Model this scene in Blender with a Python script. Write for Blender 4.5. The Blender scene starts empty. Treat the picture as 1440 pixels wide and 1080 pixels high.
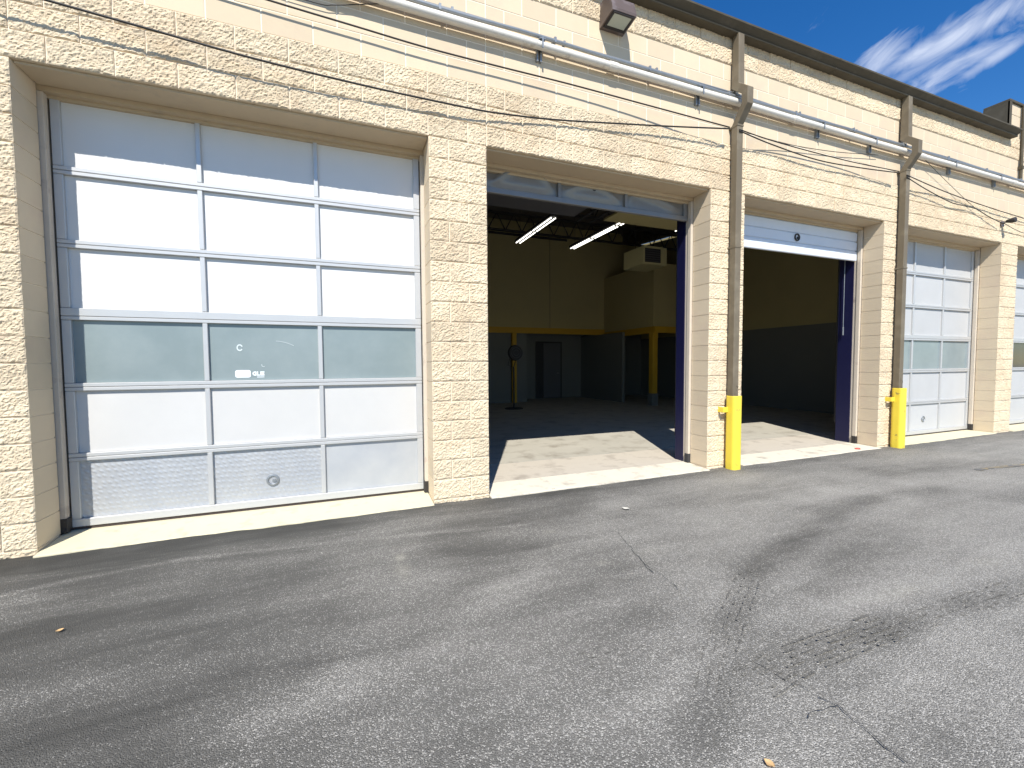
import bpy, math, random
import numpy as np
from mathutils import Vector, Matrix
random.seed(7); rng = np.random.default_rng(7)
sc = bpy.context.scene
col = sc.collection
# ------------------------------------------------------------------ camera (fitted from the block coursing)
CX, CY, CZ, YAW, PIT, ROLL, FPX = 2.23498, -4.34466, 1.39207, .371081, -.0462183, -.00631738, 601.4436
def cam_axes():
    sa, ca, sb, cb = math.sin(YAW), math.cos(YAW), math.sin(PIT), math.cos(PIT)
    f = Vector((sa*cb, ca*cb, sb)); r0 = Vector((ca, -sa, 0)); u0 = r0.cross(f)
    c, s = math.cos(ROLL), math.sin(ROLL)
    return r0*c+u0*s, u0*c-r0*s, f
RT, UP, FW = cam_axes()
cam = bpy.data.cameras.new('camera'); co = bpy.data.objects.new('camera', cam); col.objects.link(co)
M4 = Matrix((RT, UP, -FW)).transposed().to_4x4(); M4.translation = (CX, CY, CZ); co.matrix_world = M4
cam.sensor_width = 36; cam.lens = FPX/1440*36; cam.clip_start = .02; cam.clip_end = 2000
sc.camera = co
def ray(x, y): return FW + RT*((x-720)/FPX) + UP*((540-y)/FPX)
C0 = Vector((CX, CY, CZ))
def atY(x, y, Y):            # photo pixel -> point on the plane parallel to the wall, Y metres behind its face
    d = ray(x, y); return C0 + d*((Y-CY)/d.y)
def atZ(x, y, Z):
    d = ray(x, y); return C0 + d*((Z-CZ)/d.z)
def project(v):
    d = Vector(v)-C0; w = d.dot(FW)
    return (720+FPX*d.dot(RT)/w, 540-FPX*d.dot(UP)/w) if w > .05 else None
# ------------------------------------------------------------------ world, sun, exposure
SUN = Vector((.45, 1, -1.25)).normalized()          # direction the light travels
w = bpy.data.worlds.new('World'); sc.world = w; w.use_nodes = True
nt = w.node_tree; nt.nodes.clear()
def N(t, ty, **k):
    n = t.nodes.new(ty)
    for a, b in k.items(): setattr(n, a, b)
    return n
def mth(t, op, a, b=None, clamp=False):
    n = N(t, 'ShaderNodeMath', operation=op, use_clamp=clamp)
    for i, v in enumerate((a, b)):
        if v is None: continue
        if isinstance(v, (int, float)): n.inputs[i].default_value = v
        else: t.links.new(v, n.inputs[i])
    return n.outputs[0]
sky = N(nt, 'ShaderNodeTexSky', sky_type='NISHITA', sun_disc=False)
sky.sun_elevation = math.asin(-SUN.z); sky.sun_rotation = math.atan2(-SUN.x, -SUN.y)
sky.altitude = 0; sky.air_density = 1.0; sky.dust_density = 0; sky.ozone_density = 3.0
hs = N(nt, 'ShaderNodeHueSaturation'); hs.inputs['Saturation'].default_value = 1.36; hs.inputs['Hue'].default_value = .508; hs.inputs['Value'].default_value = 1.58
nt.links.new(sky.outputs[0], hs.inputs['Color'])
# wisps of cirrus: streaks along one drift direction, broken up by stretched noise
tc = N(nt, 'ShaderNodeTexCoord')
def direction(x, y): return ray(x, y).normalized()
cen = direction(1345, 62); ax = (direction(1440, 5)-direction(1260, 118)); ax = (ax-cen*ax.dot(cen)).normalized(); ay = cen.cross(ax).normalized()
def dot(v):
    n = N(nt, 'ShaderNodeVectorMath', operation='DOT_PRODUCT'); nt.links.new(tc.outputs['Generated'], n.inputs[0]); n.inputs[1].default_value = v
    return n.outputs['Value']
s_, t_, c_ = dot(ax), dot(ay), dot(cen)
cmb = N(nt, 'ShaderNodeCombineXYZ')
nt.links.new(mth(nt, 'MULTIPLY', s_, 11.0), cmb.inputs[0]); nt.links.new(mth(nt, 'MULTIPLY', t_, 25.0), cmb.inputs[1]); nt.links.new(mth(nt, 'MULTIPLY', c_, 6.0), cmb.inputs[2])
nz = N(nt, 'ShaderNodeTexNoise'); nz.inputs['Scale'].default_value = 1.0; nz.inputs['Detail'].default_value = 7; nz.inputs['Roughness'].default_value = .58; nz.inputs['Distortion'].default_value = 1.3
nt.links.new(cmb.outputs[0], nz.inputs['Vector'])
def streak(t0, s0, wt, ws):
    a = mth(nt, 'DIVIDE', mth(nt, 'SUBTRACT', t_, t0), wt); b = mth(nt, 'DIVIDE', mth(nt, 'SUBTRACT', s_, s0), ws)
    q = mth(nt, 'ADD', mth(nt, 'MULTIPLY', a, a), mth(nt, 'MULTIPLY', b, b))
    return mth(nt, 'POWER', 2.718, mth(nt, 'MULTIPLY', q, -1.0))
def st_px(x, y): d = direction(x, y); return d.dot(ay), d.dot(ax)
mask = None
for px, py, wt, ws in ((1390, 28, .018, .11), (1345, 50, .022, .07), (1330, 102, .018, .075), (1235, 82, .022, .035), (1290, 75, .012, .05), (1400, 80, .010, .04), (1500, -30, .03, .1)):
    t0, s0 = st_px(px, py); m = streak(t0, s0, wt, ws)
    mask = m if mask is None else mth(nt, 'MAXIMUM', mask, m)
cl = mth(nt, 'MULTIPLY', mth(nt, 'SUBTRACT', mth(nt, 'ADD', mth(nt, 'MULTIPLY', mask, .47), nz.outputs[0]), .64), 2.0, True)
cl = mth(nt, 'MULTIPLY', cl, .80)
mx = N(nt, 'ShaderNodeMix', data_type='RGBA'); nt.links.new(cl, mx.inputs['Factor']); nt.links.new(hs.outputs[0], mx.inputs['A'])
mx.inputs['B'].default_value = (8.2, 9.0, 10.8, 1)
bg = N(nt, 'ShaderNodeBackground'); bg.inputs['Strength'].default_value = .072
nt.links.new(mx.outputs['Result'], bg.inputs['Color'])
wo = N(nt, 'ShaderNodeOutputWorld'); nt.links.new(bg.outputs[0], wo.inputs['Surface'])
sl = bpy.data.lights.new('sun', 'SUN'); sl.energy = 5.0; sl.angle = math.radians(.53); sl.color = (1, .965, .90)
so = bpy.data.objects.new('sun', sl); col.objects.link(so); so.location = (-5, -12, 16); so.rotation_euler = SUN.to_track_quat('-Z', 'Y').to_euler()
sc.view_settings.view_transform = 'Standard'; sc.view_settings.look = 'None'; sc.view_settings.gamma = 1; sc.view_settings.use_curve_mapping = False
sc.view_settings.exposure = .44
sc.render.engine = 'CYCLES'
sc.cycles.max_bounces = 8; sc.cycles.diffuse_bounces = 5
# ------------------------------------------------------------------ materials
def mat(name, c, rough=.8, metal=0., var=.0, vscale=3., bump=0., bscale=60., bdist=.004, c2=None, c2scale=6., c2lo=.5, c2hi=.7, spec=.5, rnd=0., emit=None, estr=0., detail=6, speck=None):
    m = bpy.data.materials.new(name); m.use_nodes = True; t = m.node_tree; b = t.nodes['Principled BSDF']
    b.inputs['Roughness'].default_value = rough; b.inputs['Metallic'].default_value = metal; b.inputs['Specular IOR Level'].default_value = spec
    g = N(t, 'ShaderNodeNewGeometry')
    cur = None
    def rgb(v): n = N(t, 'ShaderNodeRGB'); n.outputs[0].default_value = (*v, 1); return n.outputs[0]
    cur = rgb(c)
    def noise(s, det=detail, ro=.6):
        n = N(t, 'ShaderNodeTexNoise'); n.inputs['Scale'].default_value = s; n.inputs['Detail'].default_value = det; n.inputs['Roughness'].default_value = ro
        t.links.new(g.outputs['Position'], n.inputs['Vector']); return n.outputs[0]
    if c2:
        r = N(t, 'ShaderNodeMapRange'); r.inputs['From Min'].default_value = c2lo; r.inputs['From Max'].default_value = c2hi
        t.links.new(noise(c2scale), r.inputs['Value'])
        x = N(t, 'ShaderNodeMix', data_type='RGBA'); t.links.new(r.outputs[0], x.inputs['Factor']); t.links.new(cur, x.inputs['A']); x.inputs['B'].default_value = (*c2, 1); cur = x.outputs['Result']
    if speck:
        r = N(t, 'ShaderNodeMapRange'); r.inputs['From Min'].default_value = .575; r.inputs['From Max'].default_value = .66; r.inputs['To Max'].default_value = speck[1]
        t.links.new(noise(speck[2], 4, .7), r.inputs['Value'])
        x = N(t, 'ShaderNodeMix', data_type='RGBA'); t.links.new(r.outputs[0], x.inputs['Factor']); t.links.new(cur, x.inputs['A']); x.inputs['B'].default_value = (*speck[0], 1); cur = x.outputs['Result']
    if var or rnd:
        h = N(t, 'ShaderNodeHueSaturation'); t.links.new(cur, h.inputs['Color'])
        v = 1.0
        if var: v = mth(t, 'ADD', mth(t, 'MULTIPLY', mth(t, 'SUBTRACT', noise(vscale), .5), var*2), 1.0)
        if rnd:
            oi = N(t, 'ShaderNodeObjectInfo')
            v = mth(t, 'ADD', mth(t, 'MULTIPLY', mth(t, 'SUBTRACT', oi.outputs['Random'], .5), rnd*2), v)
        t.links.new(v, h.inputs['Value']) if not isinstance(v, float) else None
        cur = h.outputs[0]
    t.links.new(cur, b.inputs['Base Color'])
    if bump:
        bp = N(t, 'ShaderNodeBump'); bp.inputs['Strength'].default_value = bump; bp.inputs['Distance'].default_value = bdist
        t.links.new(noise(bscale, 5, .65), bp.inputs['Height']); t.links.new(bp.outputs[0], b.inputs['Normal'])
    if emit: b.inputs['Emission Color'].default_value = (*emit, 1); b.inputs['Emission Strength'].default_value = estr
    return m
PAINT = (.69, .575, .405)
M = {}
M['rough'] = mat('split_face_block_paint', PAINT, .9, var=.15, vscale=12, bump=.8, bscale=130, bdist=.006, rnd=.07, c2=(.55, .415, .27), c2scale=1.4, c2lo=.46, c2hi=.82, speck=((.30, .235, .17), .75, 62), spec=.2)
M['smooth'] = mat('smooth_block_paint', (.645, .53, .375), .85, var=.06, vscale=5, bump=.3, bscale=160, bdist=.003, rnd=.06, c2=(.60, .47, .35), c2scale=2.2, c2lo=.52, c2hi=.8, spec=.25)
M['mortar'] = mat('painted_mortar', (.84, .74, .59), .9, var=.06, vscale=20, bump=.3, bscale=120, spec=.2)
M['lintel'] = mat('shade_darkened_lintel_paint', (.52, .41, .27), .8, var=.08, vscale=4, bump=.15, bscale=40, c2=(.45, .36, .25), c2scale=7, c2lo=.58, c2hi=.75)  # wall paint darkened: door-head shade is put into this colour
M['trim'] = mat('weathered_wood_trim', (.58, .50, .40), .8, var=.10, vscale=8, c2=(.36, .29, .24), c2scale=4, c2lo=.58, c2hi=.72, bump=.2)
M['gutter'] = mat('shade_darkened_brown_metal', (.088, .074, .050), .6, spec=.2, var=.10, vscale=3, c2=(.115, .098, .070), c2scale=4, bump=.05, bscale=30)  # darker than the downspout paint; the underside's shade is put into the colour
M['spout'] = mat('tan_brown_downspout_paint', (.165, .135, .092), .55, var=.10, vscale=3, c2=(.22, .185, .13), c2scale=4, bump=.05, bscale=30, spec=.3)
M['white_pipe'] = mat('white_conduit_paint', (.74, .70, .62), .5, var=.08, vscale=6, c2=(.5, .45, .38), c2scale=9, c2lo=.6, c2hi=.75)
M['galv'] = mat('galvanised_steel', (.30, .32, .335), .45, metal=.6, var=.15, vscale=30)
M['black'] = mat('black_cable', (.018, .016, .015), .6)
M['boot'] = mat('dark_jamb_boot', (.03, .026, .024), .6, var=.2, vscale=30)
M['yellow'] = mat('yellow_safety_paint', (.82, .63, .06), .42, var=.05, vscale=7, c2=(.40, .29, .07), c2scale=11, c2lo=.63, c2hi=.70, bump=.12, bscale=40)
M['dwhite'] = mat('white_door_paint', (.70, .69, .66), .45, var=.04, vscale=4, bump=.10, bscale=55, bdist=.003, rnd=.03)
M['dlower'] = mat('white_door_paint_lower', (.57, .56, .535), .5, var=.05, vscale=4, bump=.12, bscale=55, bdist=.003, rnd=.03)  # darker tone for the panel row below the glass
M['dgrey'] = mat('silver_grey_door_panel', (.48, .48, .47), .48, var=.06, vscale=4, bump=.12, bscale=55, bdist=.003, rnd=.03)
M['dsteel'] = mat('embossed_door_steel', (.46, .475, .49), .42, metal=.25, var=.07, vscale=5, bump=.2, bscale=90, bdist=.003, c2=(.54, .54, .525), c2scale=2.5, c2lo=.35, c2hi=.9)
M['drail'] = mat('anodised_door_rail', (.55, .55, .54), .4, metal=.35, var=.05, vscale=10)
M['drib'] = mat('white_ribbed_steel', (.70, .74, .79), .45, var=.05, vscale=5)
M['dull'] = mat('dented_door_aluminium', (.225, .22, .21), .34, metal=.25, var=.15, vscale=5)
M['seal'] = mat('rubber_seal', (.05, .035, .03), .8)
M['sticker'] = mat('white_sticker', (.82, .86, .86), .5)
M['smear'] = mat('chalky_smear', (.60, .66, .66), .8)
M['conc'] = mat('threshold_concrete', (.66, .60, .48), .85, var=.10, vscale=3, bump=.25, bscale=90, c2=(.36, .32, .26), c2scale=4, c2lo=.54, c2hi=.72)
M['tan'] = mat('tan_floor_concrete', (.52, .465, .38), .8, var=.10, vscale=3, bump=.2, bscale=90, c2=(.30, .26, .21), c2scale=3, c2lo=.52, c2hi=.74)
M['cream'] = mat('threshold_cream_paint', (.62, .56, .385), .8, var=.06, vscale=4, bump=.2, bscale=60, c2=(.44, .39, .29), c2scale=6, c2lo=.56, c2hi=.72)
M['floor'] = mat('interior_concrete', (.43, .40, .33), .75, var=.15, vscale=1.2, bump=.12, bscale=50, c2=(.28, .25, .20), c2scale=3.0, c2lo=.5, c2hi=.72)
M['icream'] = mat('interior_cream_paint', (.42, .36, .17), .7, var=.06, vscale=1.5)
M['igrey'] = mat('interior_grey_paint', (.15, .155, .145), .7, var=.06, vscale=1.5)
M['iyellow'] = mat('interior_yellow_paint', (.50, .29, .015), .6, var=.05)
M['idark'] = mat('dark_interior_steel', (.035, .035, .037), .7)
M['iceil'] = mat('dark_roof_deck', (.10, .09, .08), .8)
M['navy'] = mat('navy_painted_steel', (.0035, .0045, .038), .5, var=.1, vscale=5)
M['idoor'] = mat('grey_steel_door', (.10, .10, .11), .6)
M['heater'] = mat('beige_enamel', (.56, .51, .27), .5, var=.04)
M['bronze'] = mat('bronze_housing', (.115, .085, .07), .45, var=.1, vscale=9, c2=(.20, .165, .16), c2scale=6)
M['lens'] = mat('prismatic_lens', (.50, .52, .42), .25, var=.08, vscale=40, bump=.3, bscale=140)
M['tube'] = mat('lit_fluorescent_tube', (.9, .9, .9), .5, emit=(1, .97, .86), estr=2.6)
M['stripe'] = mat('faded_yellow_road_paint', (.36, .28, .14), .9, c2=(.14, .14, .135), c2scale=9, c2lo=.36, c2hi=.54)
M['crack'] = mat('dark_crack', (.055, .055, .054), 1.0)  # dark tone of the flat crack ribbons
M['leaf'] = mat('dry_leaf', (.55, .36, .17), .8, var=.2, vscale=60)
M['scrap'] = mat('pale_scrap', (.5, .48, .42), .8)
M['red'] = mat('red_scrap', (.6, .06, .04), .7)
M['roof'] = mat('grey_roofing', (.22, .21, .2), .9, var=.1)
# dusty tinted glazing
def glass_mat(name, c, dust, rough):
    m = mat(name, c, rough, var=.06, vscale=2.0, spec=.6, c2=dust, c2scale=2.0, c2lo=.40, c2hi=1.0); return m
M['glass'] = glass_mat('dusty_tinted_glass', (.215, .265, .27), (.29, .335, .335), .22)
M['glassd'] = glass_mat('dark_tinted_glass', (.03, .035, .04), (.05, .055, .06), .1)
# dimple-embossed kick panels
def dimple():
    m = mat('dimpled_kick_panel', (.44, .455, .475), .38, metal=.3, var=.06, vscale=5, c2=(.52, .52, .51), c2scale=2.5, c2lo=.35, c2hi=.9)
    t = m.node_tree; b = t.nodes['Principled BSDF']; g = N(t, 'ShaderNodeNewGeometry')
    v = N(t, 'ShaderNodeTexVoronoi', voronoi_dimensions='2D'); v.inputs['Scale'].default_value = 21; v.inputs['Randomness'].default_value = .30
    sx = N(t, 'ShaderNodeSeparateXYZ'); cx = N(t, 'ShaderNodeCombineXYZ'); t.links.new(g.outputs['Position'], sx.inputs[0])
    t.links.new(mth(t, 'ADD', sx.outputs[0], mth(t, 'MULTIPLY', sx.outputs[2], .5)), cx.inputs[0]); t.links.new(sx.outputs[2], cx.inputs[1]); t.links.new(cx.outputs[0], v.inputs['Vector'])
    r = N(t, 'ShaderNodeMapRange'); r.inputs['From Min'].default_value = .05; r.inputs['From Max'].default_value = .42; r.inputs['To Min'].default_value = 1; r.inputs['To Max'].default_value = 0
    t.links.new(v.outputs['Distance'], r.inputs['Value'])
    bp = N(t, 'ShaderNodeBump'); bp.inputs['Strength'].default_value = .45; bp.inputs['Distance'].default_value = .006
    t.links.new(r.outputs[0], bp.inputs['Height']); t.links.new(bp.outputs[0], b.inputs['Normal']); return m
M['dimple'] = dimple()
# asphalt: worn sealcoat over light aggregate; the vertex attribute "wear" carries tracks and stains
def asphalt():
    m = bpy.data.materials.new('worn_asphalt'); m.use_nodes = True; t = m.node_tree; b = t.nodes['Principled BSDF']
    g = N(t, 'ShaderNodeNewGeometry'); at = N(t, 'ShaderNodeAttribute', attribute_name='wear')
    def noise(s, det, ro, vec=None, dist=0):
        n = N(t, 'ShaderNodeTexNoise'); n.inputs['Scale'].default_value = s; n.inputs['Detail'].default_value = det; n.inputs['Roughness'].default_value = ro; n.inputs['Distortion'].default_value = dist
        t.links.new(vec or g.outputs['Position'], n.inputs['Vector']); return n.outputs[0]
    mp = N(t, 'ShaderNodeMapping'); mp.inputs['Rotation'].default_value = (0, 0, math.radians(-24)); mp.inputs['Scale'].default_value = (.35, 1.6, 1); t.links.new(g.outputs['Position'], mp.inputs['Vector'])
    big = noise(.55, 5, .6); band = noise(2.2, 6, .62, mp.outputs[0], .5)
    wear = mth(t, 'ADD', mth(t, 'ADD', mth(t, 'MULTIPLY', mth(t, 'SUBTRACT', big, .5), .55), mth(t, 'MULTIPLY', mth(t, 'SUBTRACT', band, .5), .75)), at.outputs['Fac'])
    vo = N(t, 'ShaderNodeTexVoronoi'); vo.inputs['Scale'].default_value = 195; vo.inputs['Randomness'].default_value = 1; t.links.new(g.outputs['Position'], vo.inputs['Vector'])
    sep = N(t, 'ShaderNodeSeparateColor'); t.links.new(vo.outputs['Color'], sep.inputs[0])
    # a stone shows where its own random height exceeds what the sealcoat still covers
    thr = mth(t, 'SUBTRACT', .98, mth(t, 'MULTIPLY', wear, .80))
    fine = noise(60, 4, .75)
    stone = mth(t, 'MULTIPLY', mth(t, 'SUBTRACT', mth(t, 'ADD', mth(t, 'MULTIPLY', sep.outputs[0], .75), mth(t, 'MULTIPLY', fine, .5)), thr), 4.0, True)
    base = N(t, 'ShaderNodeMix', data_type='RGBA'); base.inputs['A'].default_value = (.052, .050, .044, 1); base.inputs['B'].default_value = (.305, .290, .258, 1)
    t.links.new(mth(t, 'ADD', mth(t, 'MULTIPLY', wear, .95), .06, True), base.inputs['Factor'])
    st = N(t, 'ShaderNodeMix', data_type='RGBA'); st.inputs['A'].default_value = (.22, .21, .19, 1); st.inputs['B'].default_value = (.64, .61, .55, 1); t.links.new(sep.outputs[1], st.inputs['Factor'])
    x = N(t, 'ShaderNodeMix', data_type='RGBA'); t.links.new(mth(t, 'MULTIPLY', stone, .70), x.inputs['Factor']); t.links.new(base.outputs['Result'], x.inputs['A']); t.links.new(st.outputs['Result'], x.inputs['B'])
    ch = N(t, 'ShaderNodeAttribute', attribute_name='chalk')
    y = N(t, 'ShaderNodeMix', data_type='RGBA'); t.links.new(mth(t, 'MULTIPLY', mth(t, 'ADD', mth(t, 'MULTIPLY', fine, 1.4), -.2, True), ch.outputs['Fac'], True), y.inputs['Factor']); t.links.new(x.outputs['Result'], y.inputs['A']); y.inputs['B'].default_value = (.55, .52, .42, 1)
    t.links.new(y.outputs['Result'], b.inputs['Base Color']); b.inputs['Roughness'].default_value = .72; b.inputs['Specular IOR Level'].default_value = .35
    bp = N(t, 'ShaderNodeBump'); bp.inputs['Strength'].default_value = 1.0; bp.inputs['Distance'].default_value = .006
    hgt = mth(t, 'ADD', mth(t, 'MULTIPLY', vo.outputs['Distance'], -.9), mth(t, 'MULTIPLY', noise(150, 3, .7), .8))
    t.links.new(hgt, bp.inputs['Height']); t.links.new(bp.outputs[0], b.inputs['Normal']); return m
M['asphalt'] = asphalt()
# ------------------------------------------------------------------ mesh helpers
class MB:
    def __init__(s): s.v = []; s.f = []
    def add(s, v, f):
        o = len(s.v); s.v += [tuple(p) for p in v]; s.f += [tuple(i+o for i in q) for q in f]; return s
    def box(s, x0, x1, y0, y1, z0, z1, c=0.):
        if c <= 0:
            return s.add([(x0,y0,z0),(x1,y0,z0),(x1,y1,z0),(x0,y1,z0),(x0,y0,z1),(x1,y0,z1),(x1,y1,z1),(x0,y1,z1)],
                         [(3,2,1,0),(4,5,6,7),(0,1,5,4),(1,2,6,5),(2,3,7,6),(3,0,4,7)])
        import bmesh
        bm = bmesh.new(); bmesh.ops.create_cube(bm, size=1)
        for q in bm.verts: q.co = ((x0+x1)/2+q.co.x*(x1-x0), (y0+y1)/2+q.co.y*(y1-y0), (z0+z1)/2+q.co.z*(z1-z0))
        bmesh.ops.bevel(bm, geom=list(bm.edges), offset=c, segments=1, affect='EDGES'); bm.verts.index_update()
        s.add([q.co[:] for q in bm.verts], [[q.index for q in fc.verts] for fc in bm.faces]); bm.free(); return s
    def prism(s, prof, x0, x1):          # closed (y,z) profile swept along X
        n = len(prof)
        v = [(x0, y, z) for y, z in prof]+[(x1, y, z) for y, z in prof]
        f = [(i, (i+1) % n, n+(i+1) % n, n+i) for i in range(n)]
        return s.add(v, f+[tuple(range(n))[::-1], tuple(range(n, 2*n))])
    def tube(s, pts, r, n=8, rect=None):
        pts = [Vector(p) for p in pts]; rings = []
        for i, p in enumerate(pts):
            a = pts[max(i-1, 0)]; b = pts[min(i+1, len(pts)-1)]; d = (b-a).normalized()
            u = d.cross(Vector((0, 0, 1)) if abs(d.z) < .9 else Vector((0, 1, 0))).normalized(); q = d.cross(u)
            rings.append([p+u*(math.cos(2*math.pi*k/n)*r)+q*(math.sin(2*math.pi*k/n)*r) for k in range(n)])
        v = [x for R in rings for x in R]; f = []
        for i in range(len(pts)-1):
            for k in range(n): f.append((i*n+k, i*n+(k+1) % n, (i+1)*n+(k+1) % n, (i+1)*n+k))
        f += [tuple(range(n))[::-1], tuple((len(pts)-1)*n+k for k in range(n))]
        return s.add(v, f)
    def lathe(s, prof, c, axis='z', n=24, closed=False):   # (r,h) profile round an axis through c
        v = []; m = len(prof)
        for k in range(n):
            a = 2*math.pi*k/n
            for r, h in prof:
                x, y = r*math.cos(a), r*math.sin(a)
                v.append((c[0]+x, c[1]+y, c[2]+h) if axis == 'z' else (c[0]+x, c[1]-h, c[2]+y))
        f = []
        for k in range(n):
            for j in range(m if closed else m-1):
                f.append((k*m+j, ((k+1) % n)*m+j, ((k+1) % n)*m+(j+1) % m, k*m+(j+1) % m))
        return s.add(v, f)
    def mesh(s, name, m, smooth=False):
        import bmesh
        me = bpy.data.meshes.new(name); me.from_pydata(s.v, [], s.f)
        bm = bmesh.new(); bm.from_mesh(me); bmesh.ops.recalc_face_normals(bm, faces=bm.faces); bm.to_mesh(me); bm.free()
        me.materials.append(M[m] if isinstance(m, str) else m)
        if smooth: me.polygons.foreach_set('use_smooth', [True]*len(me.polygons))
        return me
    def build(s, name, m, parent=None, smooth=False, **k): return link(name, s.mesh(name, m, smooth), parent, **k)
def link(name, me, parent=None, label=None, category=None, group=None, kind=None, loc=None):
    o = bpy.data.objects.new(name, me); col.objects.link(o)
    if parent: o.parent = parent
    if loc: o.location = loc
    for a, b in (('label', label), ('category', category), ('group', group), ('kind', kind)):
        if b: o[a] = b
    return o
def thing(name, label, category, group=None, loc=(0, 0, 0)): return link(name, None, None, label, category, group, loc=loc)
# smooth pseudo-noise in numpy for displaced faces
def vnoise(x, y, seed):
    r = np.random.default_rng(seed); tab = r.random((64, 64))
    xi = np.floor(x).astype(int); yi = np.floor(y).astype(int); fx = x-xi; fy = y-yi
    fx = fx*fx*(3-2*fx); fy = fy*fy*(3-2*fy)
    g = lambda a, b: tab[a % 64, b % 64]
    return (g(xi, yi)*(1-fx)+g(xi+1, yi)*fx)*(1-fy)+(g(xi, yi+1)*(1-fx)+g(xi+1, yi+1)*fx)*fy
# ------------------------------------------------------------------ the lot
H, BL, P, OW = .2032, .4064, 3.6576, 3.048
def gz(x): return -.046+.0022*min(max(x, -1), 15)
xs = np.concatenate([[-160, -60, -20, -8], np.arange(-4, 17.001, .03), [20, 30, 60, 160]])
ys = np.concatenate([[-160, -60, -20, -9], np.arange(-5.0, .121, .03), [.3, 2, 8, 20, 60, 160]])
XX, YY = np.meshgrid(xs, ys, indexing='ij'); ZZ = np.vectorize(gz)(XX)
ZZ = ZZ+(vnoise(XX*1.1, YY*1.1, 3)-.5)*.012*(YY > -6)*(YY < .2)+(vnoise(XX*5, YY*5, 4)-.5)*.004
wear = np.full(XX.shape, .27)
wear += np.clip((XX-2.4)/4.5, -.4, 1)*.30 + np.clip((-YY-1.2)/4, -.2, 1)*.10      # traffic wears the middle of the lot
wear -= .26*np.exp(-((YY+.05)/.35)**2)                                              # darker band along the foot of the wall
def seg_d(ax_, ay_, bx_, by_):
    dx, dy = bx_-ax_, by_-ay_; L = dx*dx+dy*dy+1e-9
    tt = np.clip(((XX-ax_)*dx+(YY-ay_)*dy)/L, 0, 1); return np.hypot(XX-ax_-tt*dx, YY-ay_-tt*dy)
def track(px, wd, amt, soft=.6, arr=None):
    pts = [atZ(x, y, -.03) for x, y in px]; d = np.full(XX.shape, 99.)
    for a, b in zip(pts[:-1], pts[1:]): d = np.minimum(d, seg_d(a.x, a.y, b.x, b.y))
    n = .55+.9*vnoise(XX*4.1, YY*3.1, int(wd*1000)+len(px))
    return amt*.62*n/(1+np.exp((d-wd)/(wd*soft*.5)))
for px, wd, amt in (
    ([(980, 1030), (1040, 960), (1110, 925), (1200, 895), (1260, 872)], .10, -.30),
    ([(1210, 893), (1310, 862), (1440, 815)], .07, -.22), ([(1240, 905), (1330, 872), (1440, 832)], .05, -.15),
    ([(985, 1040), (1010, 920), (1055, 810), (1100, 775), (1160, 735), (1230, 700)], .09, -.22),
    ([(1150, 830), (1180, 790), (1260, 735), (1330, 690)], .10, -.20),
    ([(1050, 800), (1110, 762)], .12, -.22), ([(690, 800), (640, 840), (560, 900), (420, 960)], .16, -.10), ([(760, 775), (720, 770), (620, 760)], .18, -.17),
    ([(930, 700), (1060, 700), (1160, 720)], .16, -.16), ([(1180, 680), (1300, 690), (1440, 700)], .22, -.26), ([(1230, 660), (1440, 650)], .25, -.20),
    ([(640, 735), (760, 722), (830, 715)], .10, -.14), ([(0, 900), (200, 850), (420, 800)], .22, -.14), ([(60, 1010), (330, 930), (470, 880)], .18, -.12),
    ([(380, 1010), (640, 870), (760, 790), (820, 745), (870, 700)], .14, .20), ([(1000, 730), (1180, 690), (1380, 670)], .14, .20), ([(1170, 850), (1240, 825), (1390, 800)], .10, .26),
    ([(930, 790), (1010, 850), (1000, 960)], .25, .14), ([(1060, 1040), (1250, 960), (1440, 930)], .30, .16), ([(880, 760), (960, 740), (1050, 740)], .16, .18), ([(560, 1060), (760, 1000), (960, 1060)], .3, .10),
    ([(1000, 705), (1040, 690), (1120, 672)], .08, .10)):
    wear += track(px, wd, amt)
# line of loose grit parallel to the wall
wear += track([(0, 835), (90, 815), (250, 785), (480, 760), (740, 737)], .025, .26)
chalk = np.zeros(XX.shape)
def blob(px, py, rx, ry, amt):
    q = atZ(px, py, -.03); return amt*np.exp(-((XX-q.x)/rx)**2-((YY-q.y)/ry)**2)
for b in ((563, 783, .035, .05, .75), (567, 800, .05, .11, .38), (773, 747, .05, .03, .4), (784, 767, .035, .02, .35), (845, 790, .05, .03, .35), (912, 775, .1, .05, .2), (1390, 790, .12, .05, .35), (1270, 832, .2, .04, .35), (700, 825, .10, .03, .2), (1130, 725, .10, .03, .22)): chalk += blob(*b)
nx, ny = XX.shape
idx = np.arange(nx*ny).reshape(nx, ny)
quads = np.stack([idx[:-1, :-1], idx[1:, :-1], idx[1:, 1:], idx[:-1, 1:]], -1).reshape(-1, 4)
me = bpy.data.meshes.new('asphalt_lot')
me.from_pydata(np.stack([XX, YY, ZZ], -1).reshape(-1, 3).tolist(), [], quads.tolist())
for nm, ar in (('wear', wear), ('chalk', chalk)):
    a = me.attributes.new(nm, 'FLOAT', 'POINT'); a.data.foreach_set('value', np.clip(ar, -.3, 1.2).ravel().astype(np.float32))
me.polygons.foreach_set('use_smooth', [True]*len(me.polygons)); me.materials.append(M['asphalt'])
lot = link('asphalt_lot', me, kind='structure')
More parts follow.
